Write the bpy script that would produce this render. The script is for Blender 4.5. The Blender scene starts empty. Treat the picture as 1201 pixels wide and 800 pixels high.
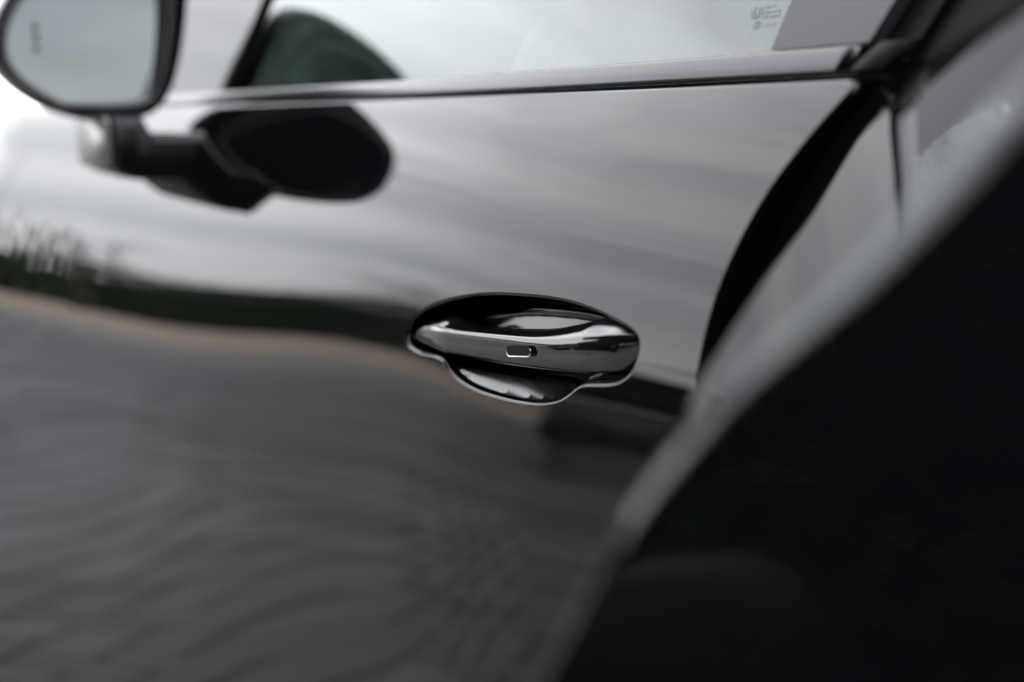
import bpy, bmesh, math, random
import numpy as np
from mathutils import Vector, Matrix
from mathutils.geometry import delaunay_2d_cdt
random.seed(7); rng = np.random.default_rng(7)
sc = bpy.context.scene
col = sc.collection
R = math.radians

# ------------------------------------------------------------------ camera
cam = bpy.data.cameras.new('camera'); camo = bpy.data.objects.new('camera', cam); col.objects.link(camo)
camo.location = (0.5939, -0.3292, 0.9282)
fw = Vector((-0.86035, 0.47690, -0.17987)).normalized()
camo.rotation_euler = fw.to_track_quat('-Z', 'Y').to_euler()
cam.sensor_width = 36.0; cam.lens = 36.0 * 1400 / 1201
cam.shift_x = -12 / 1201.0
cam.clip_start = 0.01; cam.clip_end = 2000
cam.dof.use_dof = True; cam.dof.focus_distance = 0.685; cam.dof.aperture_fstop = 3.1
sc.camera = camo

# ------------------------------------------------------------------ world: overcast sky
SUN_EL, SUN_AZ = R(52), R(150)
w = bpy.data.worlds.new('World'); sc.world = w; w.use_nodes = True
nt = w.node_tree; nt.nodes.clear(); N = nt.nodes; L = nt.links
out = N.new('ShaderNodeOutputWorld'); bg = N.new('ShaderNodeBackground')
sky = N.new('ShaderNodeTexSky'); sky.sky_type = 'NISHITA'; sky.sun_disc = False
sky.sun_elevation = SUN_EL; sky.sun_rotation = SUN_AZ; sky.dust_density = 3
tc = N.new('ShaderNodeTexCoord'); mp = N.new('ShaderNodeMapping'); mp.inputs['Scale'].default_value = (1, 1, 3.2)
L.new(tc.outputs['Generated'], mp.inputs['Vector'])
n1 = N.new('ShaderNodeTexNoise'); n1.inputs['Scale'].default_value = 2.1; n1.inputs['Detail'].default_value = 5; n1.inputs['Roughness'].default_value = .58
n1.inputs['Distortion'].default_value = .5
L.new(mp.outputs[0], n1.inputs['Vector'])
cr = N.new('ShaderNodeValToRGB'); cr.color_ramp.elements[0].position = .33; cr.color_ramp.elements[1].position = .68
cr.color_ramp.elements[0].color = (4.6, 4.75, 5.1, 1); cr.color_ramp.elements[1].color = (10.6, 10.6, 10.7, 1)
L.new(n1.outputs['Fac'], cr.inputs['Fac'])
mix = N.new('ShaderNodeMix'); mix.data_type = 'RGBA'; mix.inputs[0].default_value = .88
L.new(sky.outputs[0], mix.inputs[6]); L.new(cr.outputs[0], mix.inputs[7])
L.new(mix.outputs[2], bg.inputs['Color']); bg.inputs['Strength'].default_value = .1
L.new(bg.outputs[0], out.inputs['Surface'])

sun = bpy.data.lights.new('sun', 'SUN'); sun.energy = .6; sun.angle = R(50); sun.color = (1, .98, .95)
suno = bpy.data.objects.new('sun', sun); col.objects.link(suno)
suno.rotation_euler = (R(90) - SUN_EL, 0, R(180) - SUN_AZ)
sc.view_settings.view_transform = 'Standard'; sc.view_settings.look = 'None'
sc.view_settings.gamma = 1; sc.view_settings.use_curve_mapping = False
sc.view_settings.exposure = 2.38
sc.render.engine = 'CYCLES'
sc.cycles.max_bounces = 10; sc.cycles.glossy_bounces = 8; sc.cycles.transparent_max_bounces = 10
sc.cycles.use_denoising = True

# ------------------------------------------------------------------ materials
def mat(name, base=(.5, .5, .5), rough=.5, metal=0, ior=1.5, coat=0, spec=.5):
    m = bpy.data.materials.new(name); m.use_nodes = True
    b = m.node_tree.nodes['Principled BSDF']
    b.inputs['Base Color'].default_value = (*base, 1); b.inputs['Roughness'].default_value = rough
    b.inputs['Metallic'].default_value = metal; b.inputs['IOR'].default_value = ior
    b.inputs['Coat Weight'].default_value = coat; b.inputs['Coat Roughness'].default_value = .02
    b.inputs['Specular IOR Level'].default_value = spec
    return m, b, m.node_tree
def noise_bump(nt_, b, scale, dist, strength=1, stretch=(1, 1, 1), detail=2):
    c = nt_.nodes.new('ShaderNodeTexCoord'); mpp = nt_.nodes.new('ShaderNodeMapping'); mpp.inputs['Scale'].default_value = stretch
    n = nt_.nodes.new('ShaderNodeTexNoise'); n.inputs['Scale'].default_value = scale; n.inputs['Detail'].default_value = detail
    bp = nt_.nodes.new('ShaderNodeBump'); bp.inputs['Distance'].default_value = dist; bp.inputs['Strength'].default_value = strength
    nt_.links.new(c.outputs['Object'], mpp.inputs['Vector']); nt_.links.new(mpp.outputs[0], n.inputs['Vector'])
    nt_.links.new(n.outputs['Fac'], bp.inputs['Height']); nt_.links.new(bp.outputs[0], b.inputs['Normal'])
    return n
M = {}
m, b, t_ = mat('black_paint', (.003, .0031, .004), .02, ior=1.345); noise_bump(t_, b, 9, .00004, 1, (1, 1, 1.6), 1); M['paint'] = m
m, b, t_ = mat('gloss_black', (.004, .004, .005), .03, ior=1.5); M['gloss'] = m
m, b, t_ = mat('handle_gloss', (.006, .006, .007), .035, ior=1.75); M['grip'] = m
m, b, t_ = mat('recess_gloss', (.003, .003, .0035), .09, ior=1.5); M['recess'] = m
m, b, t_ = mat('satin_black', (.075, .075, .085), .42); M['satin'] = m
m, b, t_ = mat('trim_black', (.045, .045, .05), .2, metal=1); M['trim'] = m
m, b, t_ = mat('rubber', (.006, .006, .006), .7, spec=.25); M['rubber'] = m
m, b, t_ = mat('satin_lit_end', (.22, .21, .205), .38, metal=.6); M['lit_end'] = m  # paler tone for the lit outer end of the mirror arm
m, b, t_ = mat('arm_black', (.003, .003, .004), .16, ior=1.38); M['arm'] = m
m, b, t_ = mat('bezel_black', (.028, .028, .031), .35); M['bezel'] = m
m, b, t_ = mat('dark_chrome', (.5, .51, .54), .12, metal=1); M['chrome'] = m
m, b, t_ = mat('dark_ring', (.02, .02, .022), .12, ior=2.4); M['ring'] = m
m, b, t_ = mat('wheel_rim', (.06, .06, .065), .35, metal=1); M['rim'] = m
m, b, t_ = mat('mirror_glass', (.088, .098, .099), .02, metal=1); M['mirror'] = m
m, b, t_ = mat('leather', (.10, .10, .105), .5); noise_bump(t_, b, 300, .0006); M['leather'] = m
m, b, t_ = mat('dash', (.05, .05, .052), .6); M['dash'] = m
m, b, t_ = mat('pale_leather', (.34, .34, .34), .45); M['wheel'] = m
m, b, t_ = mat('headliner', (.4, .4, .4), .9); M['lining'] = m
m, b, t_ = mat('etch', (.35, .40, .42), .6); M['etch'] = m
m, b, t_ = mat('tyre', (.012, .012, .012), .75); M['tyre'] = m
def glass_mat(name, tint):
    m = bpy.data.materials.new(name); m.use_nodes = True; t = m.node_tree; t.nodes.clear()
    o = t.nodes.new('ShaderNodeOutputMaterial'); mx = t.nodes.new('ShaderNodeMixShader'); fr = t.nodes.new('ShaderNodeFresnel'); fr.inputs['IOR'].default_value = 1.75
    tr = t.nodes.new('ShaderNodeBsdfTransparent'); tr.inputs['Color'].default_value = (*tint, 1)
    gl = t.nodes.new('ShaderNodeBsdfGlossy'); gl.inputs['Roughness'].default_value = .0; gl.inputs['Color'].default_value = (.95, 1, .99, 1)
    t.links.new(fr.outputs[0], mx.inputs[0]); t.links.new(tr.outputs[0], mx.inputs[1]); t.links.new(gl.outputs[0], mx.inputs[2]); t.links.new(mx.outputs[0], o.inputs[0])
    return m
M['glass'] = glass_mat('window_glass', (.60, .70, .69))
def mottled(name, c1, c2, scale, rough=.9, bump=0, bscale=40):
    m, b, t = mat(name, c1, rough, spec=.3)
    c = t.nodes.new('ShaderNodeTexCoord'); n = t.nodes.new('ShaderNodeTexNoise'); n.inputs['Scale'].default_value = scale; n.inputs['Detail'].default_value = 6
    r = t.nodes.new('ShaderNodeValToRGB'); r.color_ramp.elements[0].position = .3; r.color_ramp.elements[1].position = .7
    r.color_ramp.elements[0].color = (*c1, 1); r.color_ramp.elements[1].color = (*c2, 1)
    t.links.new(c.outputs['Object'], n.inputs['Vector']); t.links.new(n.outputs['Fac'], r.inputs['Fac']); t.links.new(r.outputs[0], b.inputs['Base Color'])
    if bump:
        n2 = t.nodes.new('ShaderNodeTexNoise'); n2.inputs['Scale'].default_value = bscale; bp = t.nodes.new('ShaderNodeBump'); bp.inputs['Distance'].default_value = bump
        t.links.new(c.outputs['Object'], n2.inputs['Vector']); t.links.new(n2.outputs['Fac'], bp.inputs['Height']); t.links.new(bp.outputs[0], b.inputs['Normal'])
    return m
M['concrete'] = mottled('paver_concrete', (.20, .20, .205), (.31, .31, .31), 1.4, .85, .002, 120)
M['far'] = mottled('grey_ground', (.19, .19, .195), (.27, .27, .27), .8)
M['joint'] = mottled('sand_joint', (.085, .083, .078), (.12, .117, .11), 6)
M['gravel'] = mottled('beige_gravel', (.26, .20, .155), (.46, .37, .30), 3.0, .95, .02, 60)
M['leaf'] = mottled('hedge_leaf', (.010, .022, .008), (.03, .055, .02), 1.2)
M['leaf2'] = mottled('yew_leaf', (.010, .014, .011), (.034, .044, .034), .9)
M['bark'] = mottled('bark', (.03, .025, .02), (.07, .06, .05), 8)

# ------------------------------------------------------------------ helpers
def link(o, parent=None):
    col.objects.link(o)
    if parent is not None: o.parent = parent
    return o
def mesh_obj(name, verts, faces, m, parent=None, smooth=True, normals=None):
    me = bpy.data.meshes.new(name); me.from_pydata([tuple(map(float, v)) for v in verts], [], [tuple(map(int, f)) for f in faces]); me.validate(); me.update()
    me.materials.append(m)
    if smooth: me.polygons.foreach_set('use_smooth', [True] * len(me.polygons))
    if normals is not None: me.normals_split_custom_set_from_vertices([tuple(map(float, n)) for n in normals])
    return link(bpy.data.objects.new(name, me), parent)
def bm_obj(name, bm, m, parent=None, smooth=True):
    bmesh.ops.recalc_face_normals(bm, faces=bm.faces)
    me = bpy.data.meshes.new(name); bm.to_mesh(me); bm.free(); me.materials.append(m)
    if smooth: me.polygons.foreach_set('use_smooth', [True] * len(me.polygons))
    return link(bpy.data.objects.new(name, me), parent)
def catmull(pts, n, closed=True):
    P = np.array(pts, float); k = len(P); o = []
    rngs = range(k if closed else k - 1)
    for i in rngs:
        if closed: p0, p1, p2, p3 = P[i - 1], P[i], P[(i + 1) % k], P[(i + 2) % k]
        else: p0, p1, p2, p3 = P[max(i - 1, 0)], P[i], P[i + 1], P[min(i + 2, k - 1)]
        for j in range(n):
            s = j / n
            o.append(.5 * ((2 * p1) + (-p0 + p2) * s + (2 * p0 - 5 * p1 + 4 * p2 - p3) * s * s + (-p0 + 3 * p1 - 3 * p2 + p3) * s ** 3))
    if not closed: o.append(P[-1])
    return np.array(o)
def inside(poly, pts):
    x, y = pts[:, 0], pts[:, 1]; c = np.zeros(len(pts), bool); n = len(poly); j = n - 1
    for i in range(n):
        xi, yi = poly[i]; xj, yj = poly[j]
        cond = ((yi > y) != (yj > y)) & (x < (xj - xi) * (y - yi) / (yj - yi + 1e-15) + xi)
        c ^= cond; j = i
    return c
def dist_poly(poly, pts):
    A = np.array(poly); B = np.roll(A, -1, 0); d = np.full(len(pts), 1e9)
    for a, b_ in zip(A, B):
        ab = b_ - a; tt_ = np.clip(((pts - a) @ ab) / (ab @ ab + 1e-18), 0, 1)
        d = np.minimum(d, np.hypot(*(pts - a - tt_[:, None] * ab).T))
    return d
def tri_region(outer, holes, step):
    """triangulate a 2-D region (x, z) with a regular lattice inside; returns points and triangles"""
    outer = np.array(outer); lo = outer.min(0); hi = outer.max(0)
    gx, gz = np.meshgrid(np.arange(lo[0], hi[0], step), np.arange(lo[1], hi[1], step)); g = np.c_[gx.ravel(), gz.ravel()]
    ok = inside(outer, g) & (dist_poly(outer, g) > step * .5)
    for h in holes: ok &= ~inside(h, g) & (dist_poly(h, g) > step * .5)
    g = g[ok]; pts = []; edges = []
    for loop in [outer] + list(holes):
        s = len(pts); k = len(loop); pts += [tuple(p) for p in loop]; edges += [(s + i, s + (i + 1) % k) for i in range(k)]
    pts += [tuple(p) for p in g]
    r = delaunay_2d_cdt([Vector(p) for p in pts], edges, [], 0, 1e-7)
    V = np.array([tuple(v) for v in r[0]]); T = np.array([f for f in r[2]])
    cen = V[T].mean(1); keep = inside(outer, cen)
    for h in holes: keep &= ~inside(h, cen)
    return V, T[keep]
def loft(rings, closed_ring=True, cap=False):
    """rings: list of equal-length point lists -> verts, faces"""
    k = len(rings[0]); V = np.concatenate([np.array(r_) for r_ in rings]); Fc = []
    for i in range(len(rings) - 1):
        for j in range(k if closed_ring else k - 1):
            a = i * k + j; b_ = i * k + (j + 1) % k
            Fc.append((a, b_, b_ + k, a + k))
    if cap: Fc.append(tuple(range(k))[::-1]); Fc.append(tuple(range((len(rings) - 1) * k, len(rings) * k)))
    return V, Fc
def tube(path, rad, seg=10, closed=True):
    P = np.array(path); n = len(P); rings = []
    for i in range(n):
        tg = P[(i + 1) % n] - P[i - 1] if closed else P[min(i + 1, n - 1)] - P[max(i - 1, 0)]
        tg = tg / np.linalg.norm(tg); ref = np.array([0, 1., 0]) if abs(tg[1]) < .9 else np.array([1., 0, 0])
        a = np.cross(tg, ref); a /= np.linalg.norm(a); c = np.cross(tg, a)
        rr = rad if np.isscalar(rad) else rad[i]
        rings.append([P[i] + rr * (math.cos(q) * a + math.sin(q) * c) for q in np.linspace(0, 2 * math.pi, seg, endpoint=False)])
    if closed: rings.append(rings[0])
    return loft(rings, True, not closed)
def box(bm, c, s, rot=None):
    r = bmesh.ops.create_cube(bm, size=1)['verts']
    bmesh.ops.scale(bm, vec=s, verts=r)
    if rot is not None: bmesh.ops.rotate(bm, cent=(0, 0, 0), matrix=rot, verts=r)
    bmesh.ops.translate(bm, vec=c, verts=r); return r

# ------------------------------------------------------------------ the flank of the car as a surface y = S(x, z)   (x: rearward, y: inward, z: up)
zt = [.0, .40, .45, .52, .58, .64, .70, .76, .80, .84, .88, .92, .945, .97, 1.0, 1.1]
tt = [8, 8, 7, 5, 4, 4.8, 7.2, 10.5, 13, 17, 23, 32, 38, 42, 45, 46]
zz = np.linspace(.0, 1.1, 1101); tv = np.interp(zz, zt, tt)
kk = np.exp(-.5 * (np.arange(-60, 61) / 20.) ** 2); kk /= kk.sum()
tv = np.convolve(np.pad(tv, 60, mode='edge'), kk, 'valid')
gz_ = np.cumsum(np.tan(np.radians(tv))) * .001; gz_ -= np.interp(.80, zz, gz_)
def plan(x):
    x = np.asarray(x, float)
    return np.where(x < -.15, -.0775 * (x + .15) ** 2, 0) + np.where(x > .05, -.25 * (x - .05) ** 2, 0)
BELT = .9455
wz_ = np.interp(zz, [.58, .70, .80, .92], [0, 1, 1, 0]); wz_ = np.convolve(np.pad(wz_, 60, mode='edge'), kk, 'valid')
qz_ = np.cumsum(wz_) * .001; qz_ -= np.interp(.80, zz, qz_)
def lean(x):
    """extra lean of the flank: more towards the front wheel, a little less at the rear edge"""
    x = np.asarray(x, float)
    return .100 * (1 - np.exp(-(np.clip(-.10 - x, 0, None) / .46) ** 2)) - .024 * (1 - np.exp(-(np.clip(x + .05, 0, None) / .13) ** 2))
def S(x, z): return plan(x) + np.interp(z, zz, gz_) + lean(x) * np.interp(z, zz, qz_)
def Sn(x, z, f=None):
    f = f or S; e = .002
    dx = (f(x + e, z) - f(x - e, z)) / (2 * e); dz = (f(x, z + e) - f(x, z - e)) / (2 * e)
    n = np.stack([dx, -np.ones_like(dx), dz], -1); return n / np.linalg.norm(n, axis=-1, keepdims=True)
def rim(loop, sgn, depth=.02, r=.0025, f=S):
    """rolled sheet edge round a loop in (x, z): returns rings"""
    Lp = np.array(loop); tg = np.roll(Lp, -1, 0) - np.roll(Lp, 1, 0); tg /= np.linalg.norm(tg, axis=1, keepdims=True)
    nn = np.c_[tg[:, 1], -tg[:, 0]] * sgn
    rings = []
    for a in (0, 25, 50, 75, 90): 
        q = R(a); p = Lp + nn * r * math.sin(q)
        rings.append(np.c_[p[:, 0], f(Lp[:, 0], Lp[:, 1]) + r * (1 - math.cos(q)), p[:, 1]])
    e = rings[-1].copy(); e[:, 1] += depth; rings.append(e)
    return rings
def signed_area(p):
    p = np.array(p); return .5 * np.sum(p[:, 0] * np.roll(p[:, 1], -1) - np.roll(p[:, 0], -1) * p[:, 1])
def panel(name, outer, holes, step, m, parent, f=S):
    V, T = tri_region(outer, holes, step)
    y = f(V[:, 0], V[:, 1]); v3 = np.c_[V[:, 0], y, V[:, 1]]; nr = Sn(V[:, 0], V[:, 1], f)
    T = np.array([t if np.cross(v3[t[1]] - v3[t[0]], v3[t[2]] - v3[t[0]])[1] < 0 else t[::-1] for t in T])
    verts = [v3]; norms = [nr]; faces = [tuple(t) for t in T]; base = len(v3)
    for k, lp in enumerate([outer] + list(holes)):
        sg = 1 if signed_area(lp) > 0 else -1
        if k: sg = -sg
        rg = rim(lp, sg, f=f); Vr, Fr = loft(rg)
        n0 = Sn(np.array(lp)[:, 0], np.array(lp)[:, 1], f)
        Lp = np.array(lp); tg = np.roll(Lp, -1, 0) - np.roll(Lp, 1, 0); tg /= np.linalg.norm(tg, axis=1, keepdims=True)
        nn = np.c_[tg[:, 1], -tg[:, 0]] * sg; n3 = np.c_[nn[:, 0], np.zeros(len(nn)), nn[:, 1]]
        nl = []
        for a in (0, 25, 50, 75, 90, 90): nl.append(n0 * math.cos(R(a)) + n3 * math.sin(R(a)))
        Nr = np.concatenate(nl)
        for fc in Fr:
            c = np.cross(Vr[fc[1]] - Vr[fc[0]], Vr[fc[3]] - Vr[fc[0]])
            fc = fc if c @ Nr[fc[0]] + c @ Nr[fc[2]] > 0 else fc[::-1]
            faces.append(tuple(base + i for i in fc))
        verts.append(Vr); norms.append(Nr); base += len(Vr)
    return mesh_obj(name, np.concatenate(verts), faces, m, parent, True, np.concatenate(norms))

# ------------------------------------------------------------------ ground
def empty(name, loc=(0, 0, 0)):
    o = bpy.data.objects.new(name, None); o.location = loc; col.objects.link(o); return o
g = mesh_obj('ground', [(-160, -160, 0), (160, -160, 0), (160, 160, 0), (-160, 160, 0)], [(0, 1, 2, 3)], M['far'], smooth=False); g['kind'] = 'structure'
def pavers():
    # herringbone of 2:1 concrete blocks laid at 45 degrees
    V = []; Fc = []; u = .085; gap, hgt, c = .006, .008, .005; c45 = math.cos(R(45))
    for cx_ in range(-165, 75):
        for cy_ in range(-165, 75):
            r_ = (cx_ - cy_) % 4
            if r_ == 0: x, y, hx, hy = cx_ + 1, cy_ + .5, 1, .5
            elif r_ == 3: x, y, hx, hy = cx_ + .5, cy_ + 1, .5, 1
            else: continue
            wx, wy_ = (x - y) * u * c45, (x + y) * u * c45
            if not (-11.5 < wx < 3.2 and -5.9 < wy_ < 1.4): continue
            hx, hy = hx * u - gap / 2, hy * u - gap / 2; dz = rng.normal(0, .0012); tx, ty = rng.normal(0, .005, 2); b0 = len(V)
            for sx, sy, ins, zq in [(-1, -1, 0, 0), (1, -1, 0, 0), (1, 1, 0, 0), (-1, 1, 0, 0), (-1, -1, c, 1), (1, -1, c, 1), (1, 1, c, 1), (-1, 1, c, 1)]:
                px, py = sx * (hx - ins), sy * (hy - ins)
                V.append((wx + (px - py) * c45, wy_ + (px + py) * c45, (hgt + dz + tx * px + ty * py) if zq else .003))
            Fc += [(b0 + 4, b0 + 5, b0 + 6, b0 + 7)] + [(b0 + k, b0 + (k + 1) % 4, b0 + 4 + (k + 1) % 4, b0 + 4 + k) for k in range(4)]
    mesh_obj('joint_sand', [(-11.6, -6, .002), (3.3, -6, .002), (3.3, 1.5, .002), (-11.6, 1.5, .002)], [(0, 1, 2, 3)], M['joint'], g, smooth=False)
    o = mesh_obj('paving_stone_field', V, Fc, M['concrete'], g, smooth=False); o['kind'] = 'stuff'
    nt2 = M['concrete'].node_tree; bsdf = nt2.nodes['Principled BSDF']; gi = nt2.nodes.new('ShaderNodeNewGeometry'); mr = nt2.nodes.new('ShaderNodeMapRange')
    mr.inputs['To Min'].default_value = .80; mr.inputs['To Max'].default_value = 1.1
    mm = nt2.nodes.new('ShaderNodeMix'); mm.data_type = 'RGBA'; mm.blend_type = 'MULTIPLY'; mm.inputs[0].default_value = 1
    src = bsdf.inputs['Base Color'].links[0].from_socket
    nt2.links.new(gi.outputs['Random Per Island'], mr.inputs['Value']); nt2.links.new(src, mm.inputs[6]); nt2.links.new(mr.outputs[0], mm.inputs[7]); nt2.links.new(mm.outputs[2], bsdf.inputs['Base Color'])
pavers()
gs = mesh_obj('gravel_path', [(-120, -15.2, .02), (60, -15.2, .02), (60, -6.0, .02), (-120, -6.0, .02)], [(0, 1, 2, 3)], M['gravel'], smooth=False); gs['kind'] = 'structure'

def leaf_mass(name, centers, size, m, parent=None):
    c = np.array(centers); n = len(c); u = rng.normal(0, 1, (n, 3)); u /= np.linalg.norm(u, axis=1, keepdims=True)
    v = np.cross(u, rng.normal(0, 1, (n, 3))); v /= np.linalg.norm(v, axis=1, keepdims=True); sz = size * rng.uniform(.6, 1.3, (n, 1))
    V = np.stack([c - u * sz, c - v * sz * .5, c + u * sz, c + v * sz * .5], 1).reshape(-1, 3)
    me = bpy.data.meshes.new(name); me.vertices.add(4 * n); me.vertices.foreach_set('co', V.ravel().astype(np.float32))
    me.loops.add(4 * n); me.loops.foreach_set('vertex_index', np.arange(4 * n, dtype=np.int32))
    me.polygons.add(n); me.polygons.foreach_set('loop_start', np.arange(0, 4 * n, 4, dtype=np.int32)); me.update(calc_edges=True)
    me.materials.append(m); return link(bpy.data.objects.new(name, me), parent)
def hedge(loc, label, x0, x1, hgt, nleaf, mk='leaf'):
    t = empty('hedge', loc); t['label'] = label; t['category'] = 'hedge'
    bm = bmesh.new(); box(bm, ((x0 + x1) / 2, 0, hgt / 2 - .05), (x1 - x0, 1.2, hgt - .1)); bm_obj('stems', bm, M[mk], t, False)
    xs = rng.uniform(x0, x1, nleaf); top = rng.random(nleaf) < .35
    cs = [(x, (rng.uniform(-.7, .7) if tp else rng.choice((-1, 1)) * rng.normal(.68, .08)), (hgt + rng.normal(0, .14) + .22 * math.sin(x * .9) + .3 * math.sin(x * .37 + 1) if tp else rng.uniform(.0, hgt + .05))) for x, tp in zip(xs, top)]
    leaf_mass('foliage', cs, .16, M[mk], t)
hedge((0, -15.9, 0), 'long dark green clipped hedge along the beige gravel path, mirrored in the door', -95, 55, 2.0, 26000)
hedge((0, 6.5, 0), 'tall dark hedge beyond the car, seen through the side window', -21, 14, 3.2, 14000, 'leaf2')
def bare_tree(x, y, h, label):
    t = empty('bare_tree', (x, y, 0)); t['label'] = label; t['category'] = 'tree'
    rr = random.Random(3); V0, F0 = [], []
    def grow(p, d, l, r0, n, part):
        pts = [p]; dd_ = Vector(d)
        for k in range(4): dd_ = (dd_ + Vector((rr.gauss(0, .13), rr.gauss(0, .13), rr.gauss(.02, .08)))).normalized(); pts.append(pts[-1] + dd_ * l / 4)
        V, Fc = tube([tuple(q) for q in pts], [r0 * (1 - .13 * k) for k in range(5)], 6, False); b0 = sum(len(v) for v in part[0]); part[0].append(V); part[1].extend(tuple(i + b0 for i in f) for f in Fc)
        if n:
            for k in range(2, 5):
                for _ in range(1 + (k == 4)):
                    a = rr.uniform(0, 6.283); nd = (dd_ * .8 + Vector((math.cos(a), math.sin(a), .35)) * .62).normalized(); grow(pts[k], nd, l * rr.uniform(.55, .75), r0 * .55, n - 1, part)
    tk = [[], []]; grow(Vector((0, 0, 0)), (0, 0, 1), h * .42, .10, 0, tk); mesh_obj('trunk', np.concatenate(tk[0]), tk[1], M['bark'], t)
    br = [[], []]
    for k in range(5):
        a = k * 1.26; grow(Vector((0, 0, h * (.26 + .03 * k))), (math.cos(a) * .6, math.sin(a) * .6, .8), h * .33, .030, 3, br)
    mesh_obj('branches', np.concatenate(br[0]), br[1], M['bark'], t)
bare_tree(-27.5, -13.0, 3.9, 'leafless young tree on the gravel path in front of the long hedge')
def tree(x, y, h, r_, label):
    t = empty('evergreen_tree', (x, y, 0)); t['label'] = label; t['category'] = 'tree'; t['group'] = 'dark trees beside the parking place'
    V, Fc = loft([[(rr * math.cos(q), rr * math.sin(q), z) for q in np.linspace(0, 6.28, 9)[:-1]] for z, rr in ((0, .2), (h * .3, .15), (h * .7, .08), (h, .01))], True, True)
    mesh_obj('trunk', V, Fc, M['bark'], t)
    n = int(2600 * h); zq = h * (.04 + .96 * (1 - rng.random(n) ** .6)); rad = r_ * np.sqrt(np.clip(1 - ((zq / h - .42) / .60) ** 2, .02, 1)) + .1; a = rng.uniform(0, 6.283, n); k = np.sqrt(rng.uniform(.25, 1.1, n)) * (1 + .22 * np.sin(5 * a + zq * 3))
    leaf_mass('crown', np.c_[rad * k * np.cos(a), rad * k * np.sin(a), zq], .14, M['leaf'], t)
for x, y, h, r_, lb in [(-6.3, -6.8, 14.0, 2.0, 'unseen evergreen added to darken the fender reflection, forward end of the row, ahead of the parked car'), (-3.3, -6.6, 15.0, 2.3, 'unseen evergreen added to darken the fender reflection, nearest the front of the parked car'), (-1.2, -7.0, 16., 2.5, 'tallest unseen evergreen added to darken the fender reflection, behind the parked car'), (1.2, -6.6, 15., 2.4, 'unseen evergreen added to darken the fender reflection, behind the tail of the parked car'), (3.8, -7.0, 15, 2.4, 'unseen evergreen added to darken the fender reflection, farthest back of these'), (-17.5, -14.2, 3.6, 1.2, 'small evergreen in front of the hedge'), (7.0, -6.6, 12.5, 2.5, 'unseen evergreen added to darken the mirror reflection, well behind the tail of the black car'), (10.5, -6.9, 12, 2.5, 'unseen evergreen added to darken the mirror reflection, third from last in the row'), (14.0, -6.7, 12, 2.5, 'unseen evergreen added to darken the mirror reflection, second from last in the row'), (17.5, -7.0, 12, 2.5, 'last unseen evergreen added to darken the mirror reflection, rear end of the row')]:
    tree(x, y, h, r_, lb)  # all but the small tree are added, unseen, to blacken fender and mirror reflections

# ------------------------------------------------------------------ the car
car = empty('car', (0, 0, 0)); car['label'] = 'glossy black two-door car seen close along its door'; car['category'] = 'car'

OUT = [(-0.1592,0.7794),(-0.1603,0.7884),(-0.1525,0.7979),(-0.1317,0.8080),(-0.1055,0.8158),(-0.0770,0.8219),(-0.0496,0.8263),(-0.0175,0.8296),(0.0153,0.8321),(0.0414,0.8328),(0.0643,0.8318),(0.0842,0.8299),(0.1001,0.8278),(0.1092,0.8250),(0.1141,0.8198),(0.1144,0.8127),(0.1118,0.8051),(0.1049,0.7996),(0.0938,0.7954),(0.0715,0.7908),(0.0642,0.7874),(0.0582,0.7830),(0.0486,0.7778),(0.0319,0.7728),(0.0084,0.7689),(-0.0174,0.7666),(-0.0454,0.7654),(-0.0696,0.7668),(-0.0869,0.7706),(-0.0977,0.7749),(-0.1128,0.7752),(-0.1317,0.7739),(-0.1503,0.7750)]
hole = catmull(OUT, 6)
shutL = [(0.1970, 0.9450), (0.1861, 0.9241), (0.1760, 0.9014), (0.1690, 0.8784), (0.1644, 0.8550), (0.1634, 0.8317), (0.1651, 0.8107), (0.1671, 0.7915), (0.1731, 0.7537), (0.1822, 0.7170), (0.2022, 0.6200), (0.2322, 0.5400), (0.2622, 0.4500), (0.2822, 0.1200)]
shutR = [(0.2154, 0.9455), (0.2050, 0.9242), (0.1973, 0.8951), (0.1899, 0.8709), (0.1851, 0.8463), (0.1849, 0.8220), (0.1855, 0.8033), (0.1866, 0.7884), (0.1919, 0.7554), (0.2000, 0.7235), (0.2242, 0.6200), (0.2542, 0.5400), (0.2842, 0.4500), (0.3042, 0.1200)]
frontE = [(-1.64, .06), (-1.545, .45), (-1.51, .65), (-1.475, .80), (-1.42, .88), (-1.36, .925), (-1.33, .9460)]
sl = catmull(shutL, 6, False); fe = catmull(frontE, 6, False)
top = np.c_[np.linspace(-1.32, .186, 120), np.full(120, BELT)]
door_loop = np.concatenate([fe, top, sl, np.c_[np.linspace(.30, -1.64, 120)[1:-1], np.interp(np.linspace(.30, -1.64, 120)[1:-1], [-1.64, .3], [.06, .12])]])
# resample loop evenly
def resample(lp, step):
    lp = np.array(lp); d = np.r_[0, np.cumsum(np.linalg.norm(np.diff(np.r_[lp, lp[:1]], axis=0), axis=1))]
    n = int(d[-1] / step); s = np.linspace(0, d[-1], n, endpoint=False); q = np.r_[lp, lp[:1]]
    return np.c_[np.interp(s, d, q[:, 0]), np.interp(s, d, q[:, 1])]
door_loop = resample(door_loop, .006); hole_r = resample(hole, .0025)
door = panel('door', door_loop, [hole_r], .011, M['paint'], car)

# front fender ahead of the door
ff = np.concatenate([fe[::-1] + [-.005, 0], np.c_[np.linspace(-1.70, -2.3, 20), np.full(20, .06)], np.c_[np.full(12, -2.3), np.linspace(.25, .94, 12)], np.c_[np.linspace(-2.25, -1.40, 24), np.full(24, BELT)]])
def Sf(x, z):
    x = np.asarray(x, float); e = np.clip(-1.5 - x, 0, None)
    return S(np.maximum(x, -1.5), z) - .20 * e + .25 * e * e
panel('front_fender', resample(ff, .008), [], .02, M['paint'], car, Sf)

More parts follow.
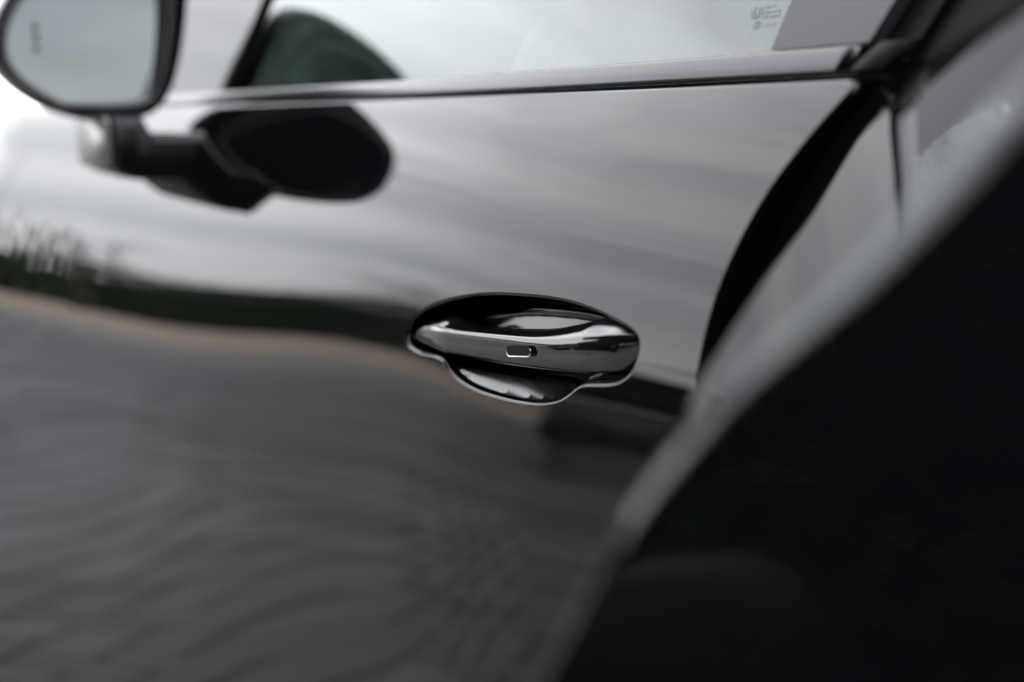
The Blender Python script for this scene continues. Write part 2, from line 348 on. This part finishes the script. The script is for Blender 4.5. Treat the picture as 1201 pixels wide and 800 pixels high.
# added black backing sheet, keeps light out of the shut lines
bm = bmesh.new(); 
Vj = []; 
rings = []
for z in np.linspace(.015, .95, 36):
    xs = np.linspace(-2.2, .34, 60); rings.append(np.c_[xs, S(xs, np.full(60, z)) + .022, np.full(60, z)])
V, Fc = loft(rings, False)
# leave an opening behind the handle recess
Fc = [f for f in Fc if not (-.20 < np.mean(V[list(f), 0]) < .15 and .74 < np.mean(V[list(f), 2]) < .86)]
mesh_obj('shut_line_backing', V, Fc, M['rubber'], car)
bm.free()

# ---- handle: recess cup, trim ring, grip, key button
cupV, cupT = tri_region(hole_r, [], .0022)
dd = dist_poly(hole_r, cupV)
def cup_depth(d): 
    u = np.clip(d / .017, 0, 1); return .0035 + .030 * np.sqrt(1 - (1 - u) ** 2) 
zlow = np.interp(cupV[:, 0], [-.16, -.10, 0, .06, .12], [.775, .779, .787, .795, .80])
lw = np.clip((cupV[:, 1] - zlow) / .012 + .5, 0, 1); lw = lw * lw * (3 - 2 * lw)
shallow = .0035 + .0095 * np.sin(np.clip(dd / .018, 0, 1) * math.pi / 2)
v3 = np.c_[cupV[:, 0], S(cupV[:, 0], cupV[:, 1]) + np.where(dd < 1e-5, .002, cup_depth(dd) * lw + shallow * (1 - lw)), cupV[:, 1]]
cupT = [t if np.cross(v3[t[1]] - v3[t[0]], v3[t[2]] - v3[t[0]])[1] < 0 else t[::-1] for t in cupT]

GR = [(-0.1543,0.7859,0.7843,0.7797,0.00),(-0.1421,0.7935,0.7888,0.7787,0.30),(-0.1196,0.8004,0.7943,0.7795,0.70),(-0.1046,0.8033,0.7960,0.7801,0.90),(-0.0911,0.8008,0.7974,0.7810,1.00),(-0.0741,0.8007,0.7988,0.7822,1.00),(-0.0420,0.8041,0.8019,0.7848,1.00),(-0.0123,0.8081,0.8049,0.7874,1.00),(0.0154,0.8127,0.8075,0.7904,1.00),(0.0411,0.8187,0.8106,0.7935,1.00),(0.0576,0.8232,0.8136,0.7957,1.00),(0.0690,0.8263,0.8159,0.7972,1.00),(0.0859,0.8274,0.8192,0.7998,0.90),(0.0969,0.8261,0.8215,0.8016,0.70),(0.1028,0.8245,0.8225,0.8043,0.40),(0.1070,0.8226,0.8230,0.8089,0.15),(0.1091,0.8207,0.8202,0.8157,0.00)]
GR = np.array(GR); gs_ = np.arange(len(GR)); fine = np.linspace(0, len(GR) - 1, 110)
gx_ = catmull(GR, 8, False)
rings = []
for x, zt_, zc, zb, e in gx_:
    base = float(S(x, zc)); oc = base - (-.0035 + .0100 * e); yin = base + .009 + .006 * e
    h = zc - zb; zt_ = max(zt_, zc + .0012); ht = zt_ - zc; w_ = yin - oc
    prof = [(oc + .0003, zc - .0002), (oc - .0003, zc - .10 * h), (oc - .0006, zc - .35 * h), (oc - .0001, zc - .65 * h), (oc + .0016, zb + .13 * h), (oc + .0045, zb + .02 * h), (oc + .55 * w_, zb + .02 * h), (yin, zb + .2 * h),
            (yin + .004, zc), (yin + .001, zt_ - .08 * ht), (oc + .74 * w_, zt_), (oc + .46 * w_, zc + .80 * ht), (oc + .20 * w_, zc + .48 * ht), (oc + .06 * w_, zc + .18 * ht + .0004)]
    pr = catmull(prof, 4)
    rings.append(np.c_[np.full(len(pr), x), pr[:, 0], pr[:, 1]])
V, Fc = loft(rings, True, True)
handle = mesh_obj('door_handle', V, Fc, M['grip'], car)
handle['label'] = 'gloss black pull handle with a small chrome-rimmed key button'
mesh_obj('recess', v3, cupT, M['recess'], handle)
ringp = np.c_[hole_r[:, 0], S(hole_r[:, 0], hole_r[:, 1]) + .0012, hole_r[:, 1]]
tgr = np.roll(hole_r, -1, 0) - np.roll(hole_r, 1, 0); tgr /= np.linalg.norm(tgr, axis=1, keepdims=True); inr = np.c_[-tgr[:, 1], tgr[:, 0]] * (1 if signed_area(hole_r) > 0 else -1)
rr_ = []
for ins, dp in ((-.0004, .0022), (-.0004, .0006), (-.0001, .0001), (.0004, .0001), (.0010, .0008), (.0016, .0020), (.0020, .0036)):
    p_ = hole_r + inr * ins; rr_.append(np.c_[p_[:, 0], S(hole_r[:, 0], hole_r[:, 1]) + dp, p_[:, 1]])
V, Fc = loft(rr_); mesh_obj('trim_ring', V, Fc, M['ring'], handle)
# button: flat dark face painted as recess shade, chrome lip only where it glints
ga = np.array([-0.0069, 0.7976]); gb = np.array([0.0237, 0.8027]); ax = (gb - ga) / np.linalg.norm(gb - ga); nx = np.array([-ax[1], ax[0]]); mid = (ga + gb) / 2
hl, hh = .0143, .0032
st = [mid + ax * (sx * (hl - hh) + hh * math.cos(q)) + nx * hh * math.sin(q) for sx, qs in ((1, np.linspace(-math.pi / 2, math.pi / 2, 12)), (-1, np.linspace(math.pi / 2, 1.5 * math.pi, 12))) for q in qs]
def grip_y(x): return float(S(x, .8005)) - .0071
stp = [(p[0], grip_y(p[0]), p[1]) for p in st]
lip = [mid + ax * (-(hl - hh) + hh * math.cos(q)) + nx * hh * math.sin(q) for q in np.linspace(math.pi * 1.05, 1.5 * math.pi, 8)] + [mid + ax * (hl - hh + hh * math.cos(q)) + nx * hh * math.sin(q) for q in np.linspace(-math.pi / 2, math.pi * .12, 9)]
V, Fc = tube(np.array([(p[0], grip_y(p[0]) - .0002, p[1]) for p in lip]), np.r_[np.linspace(.0002, .0007, 5), np.full(7, .0007), np.linspace(.0007, .0002, 5)], 8, False); mesh_obj('button_rim_glint', V, Fc, M['chrome'], handle)
mesh_obj('key_button_shade', [(p[0], p[1] - .0002, p[2]) for p in stp], [tuple(range(len(stp)))[::-1]], M['rubber'], handle)

# ---- belt trim, window, pillars
xs = np.linspace(-1.30, .188, 160)
def belt_sec(x, end=0):
    y0 = float(S(x, BELT)); 
    return [(y0 + .010, .9490 + .0006), (y0 + .0040, .9497), (y0 + .0026, .9504), (y0 + .0028, .9520), (y0 + .0052, .9565), (y0 + .0082, .9612), (y0 + .0098, .9628), (y0 + .0125, .9630), (y0 + .016, .961)]
rings = [[(x + (zq - .949) * .35 * 0, y, zq) for y, zq in belt_sec(x)] for x in xs]
V, Fc = loft(rings, True, True); mesh_obj('belt_trim', V, Fc, M['trim'], car)
# end cap of the trim
rings = [[(x + (zq - .949) * .9, y - .0003, zq + .0002) for y, zq in belt_sec(.188)] for x in (.1882, .194, .207)]
V, Fc = loft(rings, True, True); mesh_obj('trim_end_cap', V, Fc, M['rubber'], car)
TUMB = math.tan(R(19))
def wy(x, z): return S(x, np.full_like(np.asarray(x, float), BELT)) + .019 + (z - .955) * TUMB
def plan_quad(name, corners, m, parent, off=0, nx_=40, nz_=12, thick=.004):
    """sheet in the plane of the side glass; corners (x,z): bl, br, tr, tl"""
    bl, br, tr, tl = map(np.array, corners); rings = []
    for k in (0, 1):
        for j in range(nz_ + 1):
            a = bl + (tl - bl) * j / nz_; c = br + (tr - br) * j / nz_
            p = np.array([a + (c - a) * i / nx_ for i in range(nx_ + 1)])
            rings.append(np.c_[p[:, 0], wy(p[:, 0], p[:, 1]) + off + k * thick, p[:, 1]])
    K = nx_ + 1; V = np.concatenate(rings); Fc = []
    for k in (0, 1):
        for j in range(nz_):
            for i in range(nx_):
                q = (k * (nz_ + 1) + j) * K + i; f = (q, q + 1, q + 1 + K, q + K); Fc.append(f if not k else f[::-1])
    h = (nz_ + 1) * K; bd = [i for i in range(K)] + [j * K + nx_ for j in range(1, nz_ + 1)] + [nz_ * K + i for i in range(nx_ - 1, -1, -1)] + [j * K for j in range(nz_ - 1, 0, -1)]
    for a, c in zip(bd, bd[1:] + bd[:1]): Fc.append((a, a + h, c + h, c))
    o = mesh_obj(name, V, Fc, m, parent, smooth=False); return o
def glass_sheet(name, corners, parent, off=0):
    bl, br, tr, tl = map(np.array, corners); rings = []
    for j in range(21):
        a = bl + (tl - bl) * j / 20; c = br + (tr - br) * j / 20; p = np.array([a + (c - a) * i / 60 for i in range(61)])
        rings.append(np.c_[p[:, 0], wy(p[:, 0], p[:, 1]) + off, p[:, 1]])
    V, Fc = loft(rings, False); return mesh_obj(name, V, Fc, M['glass'], parent)
win = glass_sheet('side_window', [(-.805, .955), (.113, .955), (.171, 1.24), (-.70, 1.24)], car)
plan_quad('pillar_cover', [(.1155, .9640), (.1865, .9640), (.328, 1.24), (.173, 1.24)], M['satin'], car, -.006, 10, 10, .01)
plan_quad('body_pillar', [(.14, .925), (.46, .925), (.50, 1.24), (.20, 1.24)], M['rubber'], car, .030, 10, 10, .03)
plan_quad('pillar_gap', [(.1870, .955), (.206, .955), (.348, 1.24), (.3285, 1.24)], M['rubber'], car, .002, 4, 10, .012)
plan_quad('quarter_window', [(.208, .955), (.75, .98), (.66, 1.24), (.350, 1.24)], M['rubber'], car, .006, 20, 10, .006)

# rear fender: bulging haunch
zs_prof = [.12, .45, .62, .70, .77, .83, .879, .897, .914, .93, .955, .98, 1.005]
ys_prof = [-.20, -.265, -.258, -.238, -.216, -.195, -.178, -.170, -.161, -.15, -.11, -.04, .045]
zf = np.linspace(.12, 1.005, 886); yf = np.interp(zf, zs_prof, ys_prof); k2 = np.exp(-.5 * (np.arange(-36, 37) / 12.) ** 2); k2 /= k2.sum()
ypad = np.r_[yf[0] + (yf[1] - yf[0]) * np.arange(-36, 0), yf, yf[-1] + (yf[-1] - yf[-2]) * np.arange(1, 37)]; yf = np.convolve(ypad, k2, 'valid')
srz = np.array([p[1] for p in shutR])[::-1]; srx = np.array([p[0] for p in shutR])[::-1]
def xs_of(z): return np.interp(z, np.r_[srz, 1.01], np.r_[srx, .262])
def f_slope(z): return np.tan(np.radians(np.interp(z, [.5, .70, .77, .83, .879, .897, .914, .93, .96, 1.0], [53, 51.5, 49, 45, 42, 40.5, 39.5, 38.5, 35, 30])))
def f_edge(z): return np.where(z < BELT, S(xs_of(z), np.minimum(z, BELT)), S(xs_of(z), np.full_like(z, BELT)) + (z - BELT) * 1.9)
def ridge_d(z): return np.maximum(f_edge(z) - np.interp(z, zf, yf), .02) / f_slope(z)
def fy(x, z):
    ys = f_edge(z); B = np.maximum(ys - (np.interp(z, zf, yf) + .13 * np.clip(x - .45, 0, None)), .02); k = .0016
    sm = lambda q: np.minimum(q, B) - k * np.log1p(np.exp(-np.abs(q - B) / k))
    return ys - (sm(f_slope(z) * (x - xs_of(z))) - sm(0 * z))
rows = []
zcol = np.linspace(.12, 1.0, 200); x0 = xs_of(zcol)
sm3 = lambda v: np.clip(v, 0, 1) ** 2 * (3 - 2 * np.clip(v, 0, 1))
dr = ridge_d(zcol)
for tau in np.r_[np.linspace(0, .88, 40), np.linspace(.88, 1.14, 110)[1:], 1.14 + (np.linspace(0, 1, 60)[1:] ** 1.5) * 4]:
    xx = x0 + dr * tau; zl = zcol + .03 * sm3((xx - .21) / .20) * sm3((zcol - .90) / .10)
    rows.append(np.c_[xx, fy(xx, zcol), zl])
# rolled front edge
e0 = rows[0].copy(); pre = []
for dx, dy in ((0, .03), (-.0012, .004), (-.0008, .0015)):
    e = e0.copy(); e[:, 0] += dx; e[:, 1] += dy; pre.append(e)
V, Fc = loft(pre + rows, False); mesh_obj('rear_fender', V, [f[::-1] for f in Fc], M['paint'], car)

# ---- side mirror
HO = [(-0.1839,1.0143),(-0.1812,0.9917),(-0.1628,0.9691),(-0.1331,0.9489),(-0.0929,0.9358),(-0.0506,0.9340),(-0.0164,0.9419),(0.0046,0.9666),(0.0187,1.0109),(0.0272,1.0597),(0.0301,1.0983),(0.0175,1.1213),(-0.0156,1.1313),(-0.0623,1.1318),(-0.1084,1.1195),(-0.1454,1.0928),(-0.1694,1.0600),(-0.1805,1.0371)]
GL = [(-0.1692,1.0152),(-0.1671,0.9951),(-0.1526,0.9760),(-0.1269,0.9585),(-0.1045,0.9521),(-0.0285,0.9566),(-0.0171,0.9861),(-0.0099,1.0299),(-0.0078,1.0684),(-0.0142,1.0919),(-0.0438,1.1061),(-0.0808,1.1076),(-0.1177,1.0962),(-0.1442,1.0710),(-0.1620,1.0429)]
def even(lp, n):
    lp = np.array(lp); d = np.r_[0, np.cumsum(np.linalg.norm(np.diff(np.r_[lp, lp[:1]], axis=0), axis=1))]; s = np.linspace(0, d[-1], n, endpoint=False); q = np.r_[lp, lp[:1]]
    return np.c_[np.interp(s, d, q[:, 0]), np.interp(s, d, q[:, 1])]
ho = even(catmull(HO, 8), 96); gl = even(catmull(GL, 8), 96)
def angsort(lp, c):
    k = np.argmin(np.abs(np.arctan2(lp[:, 1] - c[1], lp[:, 0] - c[0]) + math.pi * .5)); return np.roll(lp, -k, 0)
mc = np.array([-.079, 1.031]); ho = angsort(ho, mc); gl = angsort(gl, mc)
def mring(lp, x): return np.c_[np.full(len(lp), x), lp]
def sc_(lp, s, c=mc): return c + (lp - c) * s
rings = [mring(sc_(gl, 1.02), -0.8900), mring(sc_(gl, 1.03), -0.8580), mring(gl * .55 + ho * .45, -0.8550), mring(sc_(ho, .985), -0.8560), mring(sc_(ho, 1.0), -0.8600), mring(sc_(ho, 1.025), -0.8720), mring(sc_(ho, 1.045), -0.8950), mring(sc_(ho, 1.02), -0.9200), mring(sc_(ho, .93), -0.9450), mring(sc_(ho, .78), -0.9650), mring(sc_(ho, .55), -0.9800), mring(sc_(ho, .28), -0.9880), mring(sc_(ho, .05), -0.9900)]
V, Fc = loft(rings, True); Fc.append(tuple(range(12 * 96, 13 * 96)))
mirror = mesh_obj('side_mirror', V, Fc, M['paint'], car); mirror['label'] = 'gloss black door mirror on a stubby arm'
bz = [mring(sc_(gl, 1.015), -0.8900), mring(sc_(gl, 1.02), -0.8565), mring(sc_(gl, 1.055), -0.8535), mring(sc_(gl, 1.10), -0.8545), mring(sc_(gl, 1.115), -0.8580)]
V, Fc = loft(bz, True); mesh_obj('mirror_bezel', V, Fc, M['bezel'], mirror)
mg = mring(gl, -0.8640); mesh_obj('mirror_glass', [(x - (y + .09) * -.087 - (z - 1.02) * .03, y, z) for x, y, z in mring(sc_(gl, 1.03), -0.8720)], [tuple(range(96))], M['mirror'], mirror, smooth=False)
# arm from the door to the housing
rings = []
for q, yv in enumerate(np.linspace(-.083, .05, 16)):
    zb = .8655 + (.013, .006, .002, .0005)[q] if q < 4 else .8655; ztp = .9345 if q < 5 else .9175; xr = -.768 - .006 * (1 - q / 15); xf = -.98; rr = .010; pts = []
    for cx, cz, a0 in ((xr - rr, zb + rr, -90), (xr - rr, ztp - rr, 0), (xf + rr + .02, ztp - rr, 90), (xf + rr + .03, zb + rr, 180)):
        for a in np.linspace(a0, a0 + 90, 6): pts.append((cx + rr * math.cos(R(a)), yv, cz + rr * math.sin(R(a))))
    rings.append(pts)
V, Fc = loft(rings, True, True); arm = mesh_obj('mirror_arm', V, Fc, M['arm'], mirror, smooth=True)
pl = np.array(rings[0]); cc = pl.mean(0); e0 = [cc + (p - cc) * k_ + np.array((0, dy_, 0)) for k_, dy_ in ((1.002, 0), (1.0, -.003), (.97, -.006)) for p in pl]
V, Fc = loft([e0[:24], e0[24:48], e0[48:]], True, True); mesh_obj('arm_lit_end', V, Fc, M['lit_end'], mirror)  # added pale plate, gives the black arm its lit outer end by colour
for zq, hq in ((1.034, .006), (1.022, .007), (1.010, .005)):      # blind-spot symbol on the mirror glass
    bm = bmesh.new(); box(bm, (-.8695 + .0012, -.139, zq), (.0012, .0045, hq)); bm_obj('warning_mark', bm, M['rubber'], mirror, False)

# ---- greenhouse and cabin
def strip(name, pts, rad, m, parent, seg=8):
    V, Fc = tube(catmull(pts, 6, False), rad, seg, False); return mesh_obj(name, V, Fc, m, parent)
def wpt(x, z, off=0): return (x, float(wy(np.array([x]), z)[0]) + off, z)
strip('window_seal', [wpt(-.808, .957, -.004), wpt(-.755, 1.10, -.004), wpt(-.703, 1.24, -.004)], .003, M['rubber'], car)
plan_quad('front_pillar', [(-1.30, .957), (-.814, .957), (-.709, 1.24), (-.90, 1.24)], M['paint'], car, -.004, 16, 16, .03)
CW = 1.55                      # inner width of the cabin
def sheet(name, P, m, parent, smooth=True):
    """P: grid of points"""
    V, Fc = loft([np.array(r_) for r_ in P], False); return mesh_obj(name, V, Fc, m, parent, smooth)
rf = []
for x in np.linspace(-.92, .95, 18):
    row = []
    for q in np.linspace(0, 1, 16):
        yy = .19 + (CW - .22) * q; row.append((x, yy, 1.243 + .10 * (1 - (2 * q - 1) ** 2) - .10 * max(0, x - .2) ** 2))
    rf.append(row)
sheet('roof', rf, M['paint'], car)
sheet('headliner', [[(x, y, z - .02) for x, y, z in r_] for r_ in rf], M['lining'], car)
ws = []
for q in np.linspace(0, 1, 12):
    row = []
    for k in np.linspace(0, 1, 20):
        bow = .16 * (1 - (2 * k - 1) ** 2); row.append((-1.36 + .44 * q - bow * (1 - .4 * q), .10 + .08 * q + (CW - .18 - .12 * q) * k, .965 + .29 * q + .05 * q * (1 - (2 * k - 1) ** 2)))
    ws.append(row)
sheet('windscreen', ws, M['glass'], car)
dsh = []
for x in np.linspace(-1.60, -.62, 12):
    dsh.append([(x, y, .935 - .09 * ((x + 1.60) / .98) ** 4 + .03 * math.exp(-((y - .45) / .16) ** 2) * math.exp(-((x + .78) / .12) ** 2)) for y in np.linspace(.10, CW + .05, 30)])
sheet('dashboard', dsh, M['dash'], car)
fd = [[(x, CW + .06, z) for x in np.linspace(-1.3, .9, 8)] for z in (.2, .6, .94)]
sheet('far_door', fd, M['dash'], car)
bm = bmesh.new(); box(bm, (-.2, .75, .30), (2.2, 1.5, .05)); bm_obj('cabin_floor', bm, M['dash'], car, False)
th = np.linspace(0, 2 * math.pi, 64, endpoint=False); tl = R(24)
cw = np.array((-.45, .44, .895))
pth = [cw + .185 * (math.cos(q) * np.array((0, 1, 0)) + math.sin(q) * np.array((-math.sin(tl), 0, math.cos(tl)))) for q in th]
V, Fc = tube(pth, .016, 10); wheel = mesh_obj('steering_wheel', V, Fc, M['wheel'], car)
bm = bmesh.new(); rot = Matrix.Rotation(-tl, 3, 'Y')
box(bm, tuple(cw + np.array((-.02, 0, -.0))), (.04, .15, .11), rot); box(bm, tuple(cw + np.array((-.01, 0, .01))), (.014, .36, .03), rot); box(bm, tuple(cw + np.array((.03, 0, -.09))), (.014, .03, .18), rot)
bmesh.ops.bevel(bm, geom=bm.edges[:], offset=.005, segments=2, affect='EDGES'); bm_obj('hub', bm, M['dash'], wheel)
def seat(y):
    sec = [(.20, .45, .24), (.24, .60, .26), (.30, .80, .255), (.36, .95, .22), (.40, 1.03, .15), (.41, 1.06, .12), (.425, 1.12, .13), (.44, 1.18, .12), (.45, 1.21, .06)]
    rings = []
    for x, z, h in sec:
        rings.append([(x - .5 + .35 + .055 * math.copysign(abs(math.cos(q)) ** .6, math.cos(q)), y + h * math.copysign(abs(math.sin(q)) ** .6, math.sin(q)), z) for q in np.linspace(0, 2 * math.pi, 24, endpoint=False)])
    V, Fc = loft(rings, True, True); return mesh_obj('seat', V, Fc, M['leather'], car)
seat(.46); seat(1.12)

# ------------------------------------------------------------------ a dark car parked alongside, mirrored in the flank
def parked_car():
    t = empty('parked_car', (-2.75, -3.95, 0)); t['label'] = 'dark grey hatchback parked alongside, mirrored beside the door handle'; t['category'] = 'car'
    # stations: x, half width, bottom z, shoulder z, top z, top half width
    st = [(-2.2, .55, .35, .55, .60, .45), (-2.12, .74, .25, .66, .72, .60), (-1.7, .86, .20, .78, .86, .66), (-1.05, .89, .18, .86, .96, .70), (-.75, .89, .18, .90, 1.05, .66), (-.15, .90, .18, .92, 1.40, .56), (.5, .90, .18, .94, 1.46, .56), (1.2, .90, .18, .96, 1.42, .55), (1.75, .88, .20, .97, 1.24, .55), (2.05, .84, .28, .96, 1.05, .56), (2.2, .70, .40, .85, .90, .50)]
    st = catmull(st, 4, False); rings = []
    for x, hw, zb, zs, zt_, tw in st:
        h = [(hw * .86, zb), (hw, zb + .12), (hw, (zb + zs) / 2), (hw * .985, zs), ((hw * .955 + tw) / 2 + .03, zs + (zt_ - zs) * .5), (tw, zs + (zt_ - zs) * .93), (tw * .6, zt_)]
        rings.append([(x, y, z) for y, z in h] + [(x, -y, z) for y, z in h[::-1]])
    V, Fc = loft(rings, True, True); mesh_obj('body', V, Fc, M['paint2'], t)
    def side(x, z):
        k = np.array([np.interp(x, st[:, 0], st[:, c]) for c in range(6)]); hw, zs, zt_, tw = k[1], k[3], k[4], k[5]
        return np.interp(z, [zs, zs + (zt_ - zs) * .5, zs + (zt_ - zs) * .93], [hw * .985, (hw * .955 + tw) / 2 + .03, tw]) + .006
    for sg in (1, -1):
        for x0, x1, x2, x3 in ((-.62, .38, .36, -.12), (.46, 1.45, 1.30, .46)):
            g_ = []
            for q in np.linspace(0, 1, 6):
                z = .99 + .36 * q; g_.append([(x, sg * side(x, min(z, 1.36)), z) for x in np.linspace(x0 + (x3 - x0) * q, x1 + (x2 - x1) * q, 8)])
            sheet('window', g_, M['dim'], t)
        for x in (-1.38, 1.35):
            for nm, rr, wd, m_ in (('tyre', .32, .2, M['tyre']), ('rim', .21, .206, M['rim'])):
                bm = bmesh.new(); bmesh.ops.create_cone(bm, cap_ends=True, segments=28, radius1=rr, radius2=rr, depth=wd, matrix=Matrix.Translation((x, sg * .82, .33)) @ Matrix.Rotation(math.pi / 2, 4, 'X'))
                bmesh.ops.bevel(bm, geom=[e for e in bm.edges if len(e.link_faces) == 2 and abs(e.link_faces[0].normal.dot(e.link_faces[1].normal)) < .5], offset=.03, segments=2, affect='EDGES')
                o = bm_obj(nm, bm, m_, t)
        bm = bmesh.new(); bmesh.ops.create_uvsphere(bm, u_segments=14, v_segments=8, radius=1, matrix=Matrix.Translation((-1.98, sg * .66, .68)) @ Matrix.Diagonal((.20, .13, .065, 1))); bm_obj('headlight', bm, M['lamp'], t)
    g_ = [[(-.80 + .62 * q, y * (.62 - .08 * q), 1.045 + .335 * q + .012) for y in np.linspace(-1, 1, 8)] for q in np.linspace(0, 1, 6)]
    sheet('windscreen', g_, M['dim'], t)
m, b, t_ = mat('grey_paint', (.004, .004, .005), .5, spec=.15); M['paint2'] = m
m, b, t_ = mat('dim_glass', (.003, .003, .003), .2, ior=1.3, spec=.2); M['dim'] = m
m, b, t_ = mat('lamp_lens', (.5, .5, .52), .1); M['lamp'] = m
parked_car()

# faint etched stamp in the rear lower corner of the side window (too small to read: two rings and rows of ticks)
def stamp():
    P = []
    def pt(x, z): return np.array((x - .011, float(wy(np.array([x - .011]), z)[0]) - .0006, z))
    bm = bmesh.new()
    def bar(x, z, w_, h_):
        vs = [bm.verts.new(pt(x + a * w_ / 2, z + c * h_ / 2)) for a, c in ((-1, -1), (1, -1), (1, 1), (-1, 1))]; bm.faces.new(vs)
    def ring(x, z, r_, t_):
        o_ = [bm.verts.new(pt(x + r_ * 1.5 * math.cos(q), z + r_ * math.sin(q))) for q in np.linspace(0, 2 * math.pi, 28, endpoint=False)]
        i_ = [bm.verts.new(pt(x + (r_ - t_) * 1.5 * math.cos(q), z + (r_ - t_) * math.sin(q))) for q in np.linspace(0, 2 * math.pi, 28, endpoint=False)]
        for k in range(28): bm.faces.new((o_[k], o_[(k + 1) % 28], i_[(k + 1) % 28], i_[k]))
    ring(.0975, .9852, .0030, .0005); bar(.0955, .9852, .0008, .0030); bar(.0992, .9852, .0008, .0030); bar(.097, .9840, .0026, .0006)
    ring(.1008, .9788, .0022, .0004); bar(.1002, .9788, .0010, .0020); bar(.1016, .9796, .0018, .0005); bar(.1016, .9780, .0018, .0005)
    for z, x0, n in ((.9876, .1040, 6), (.9849, .1035, 10), (.9825, .1040, 10), (.9782, .1075, 7)):
        for k in range(n):
            if k != 3: bar(x0 + k * .0014, z, .0009, .0013 * random.uniform(.7, 1.2))
    bm_obj('glass_stamp', bm, M['etch'], win, False)
stamp()
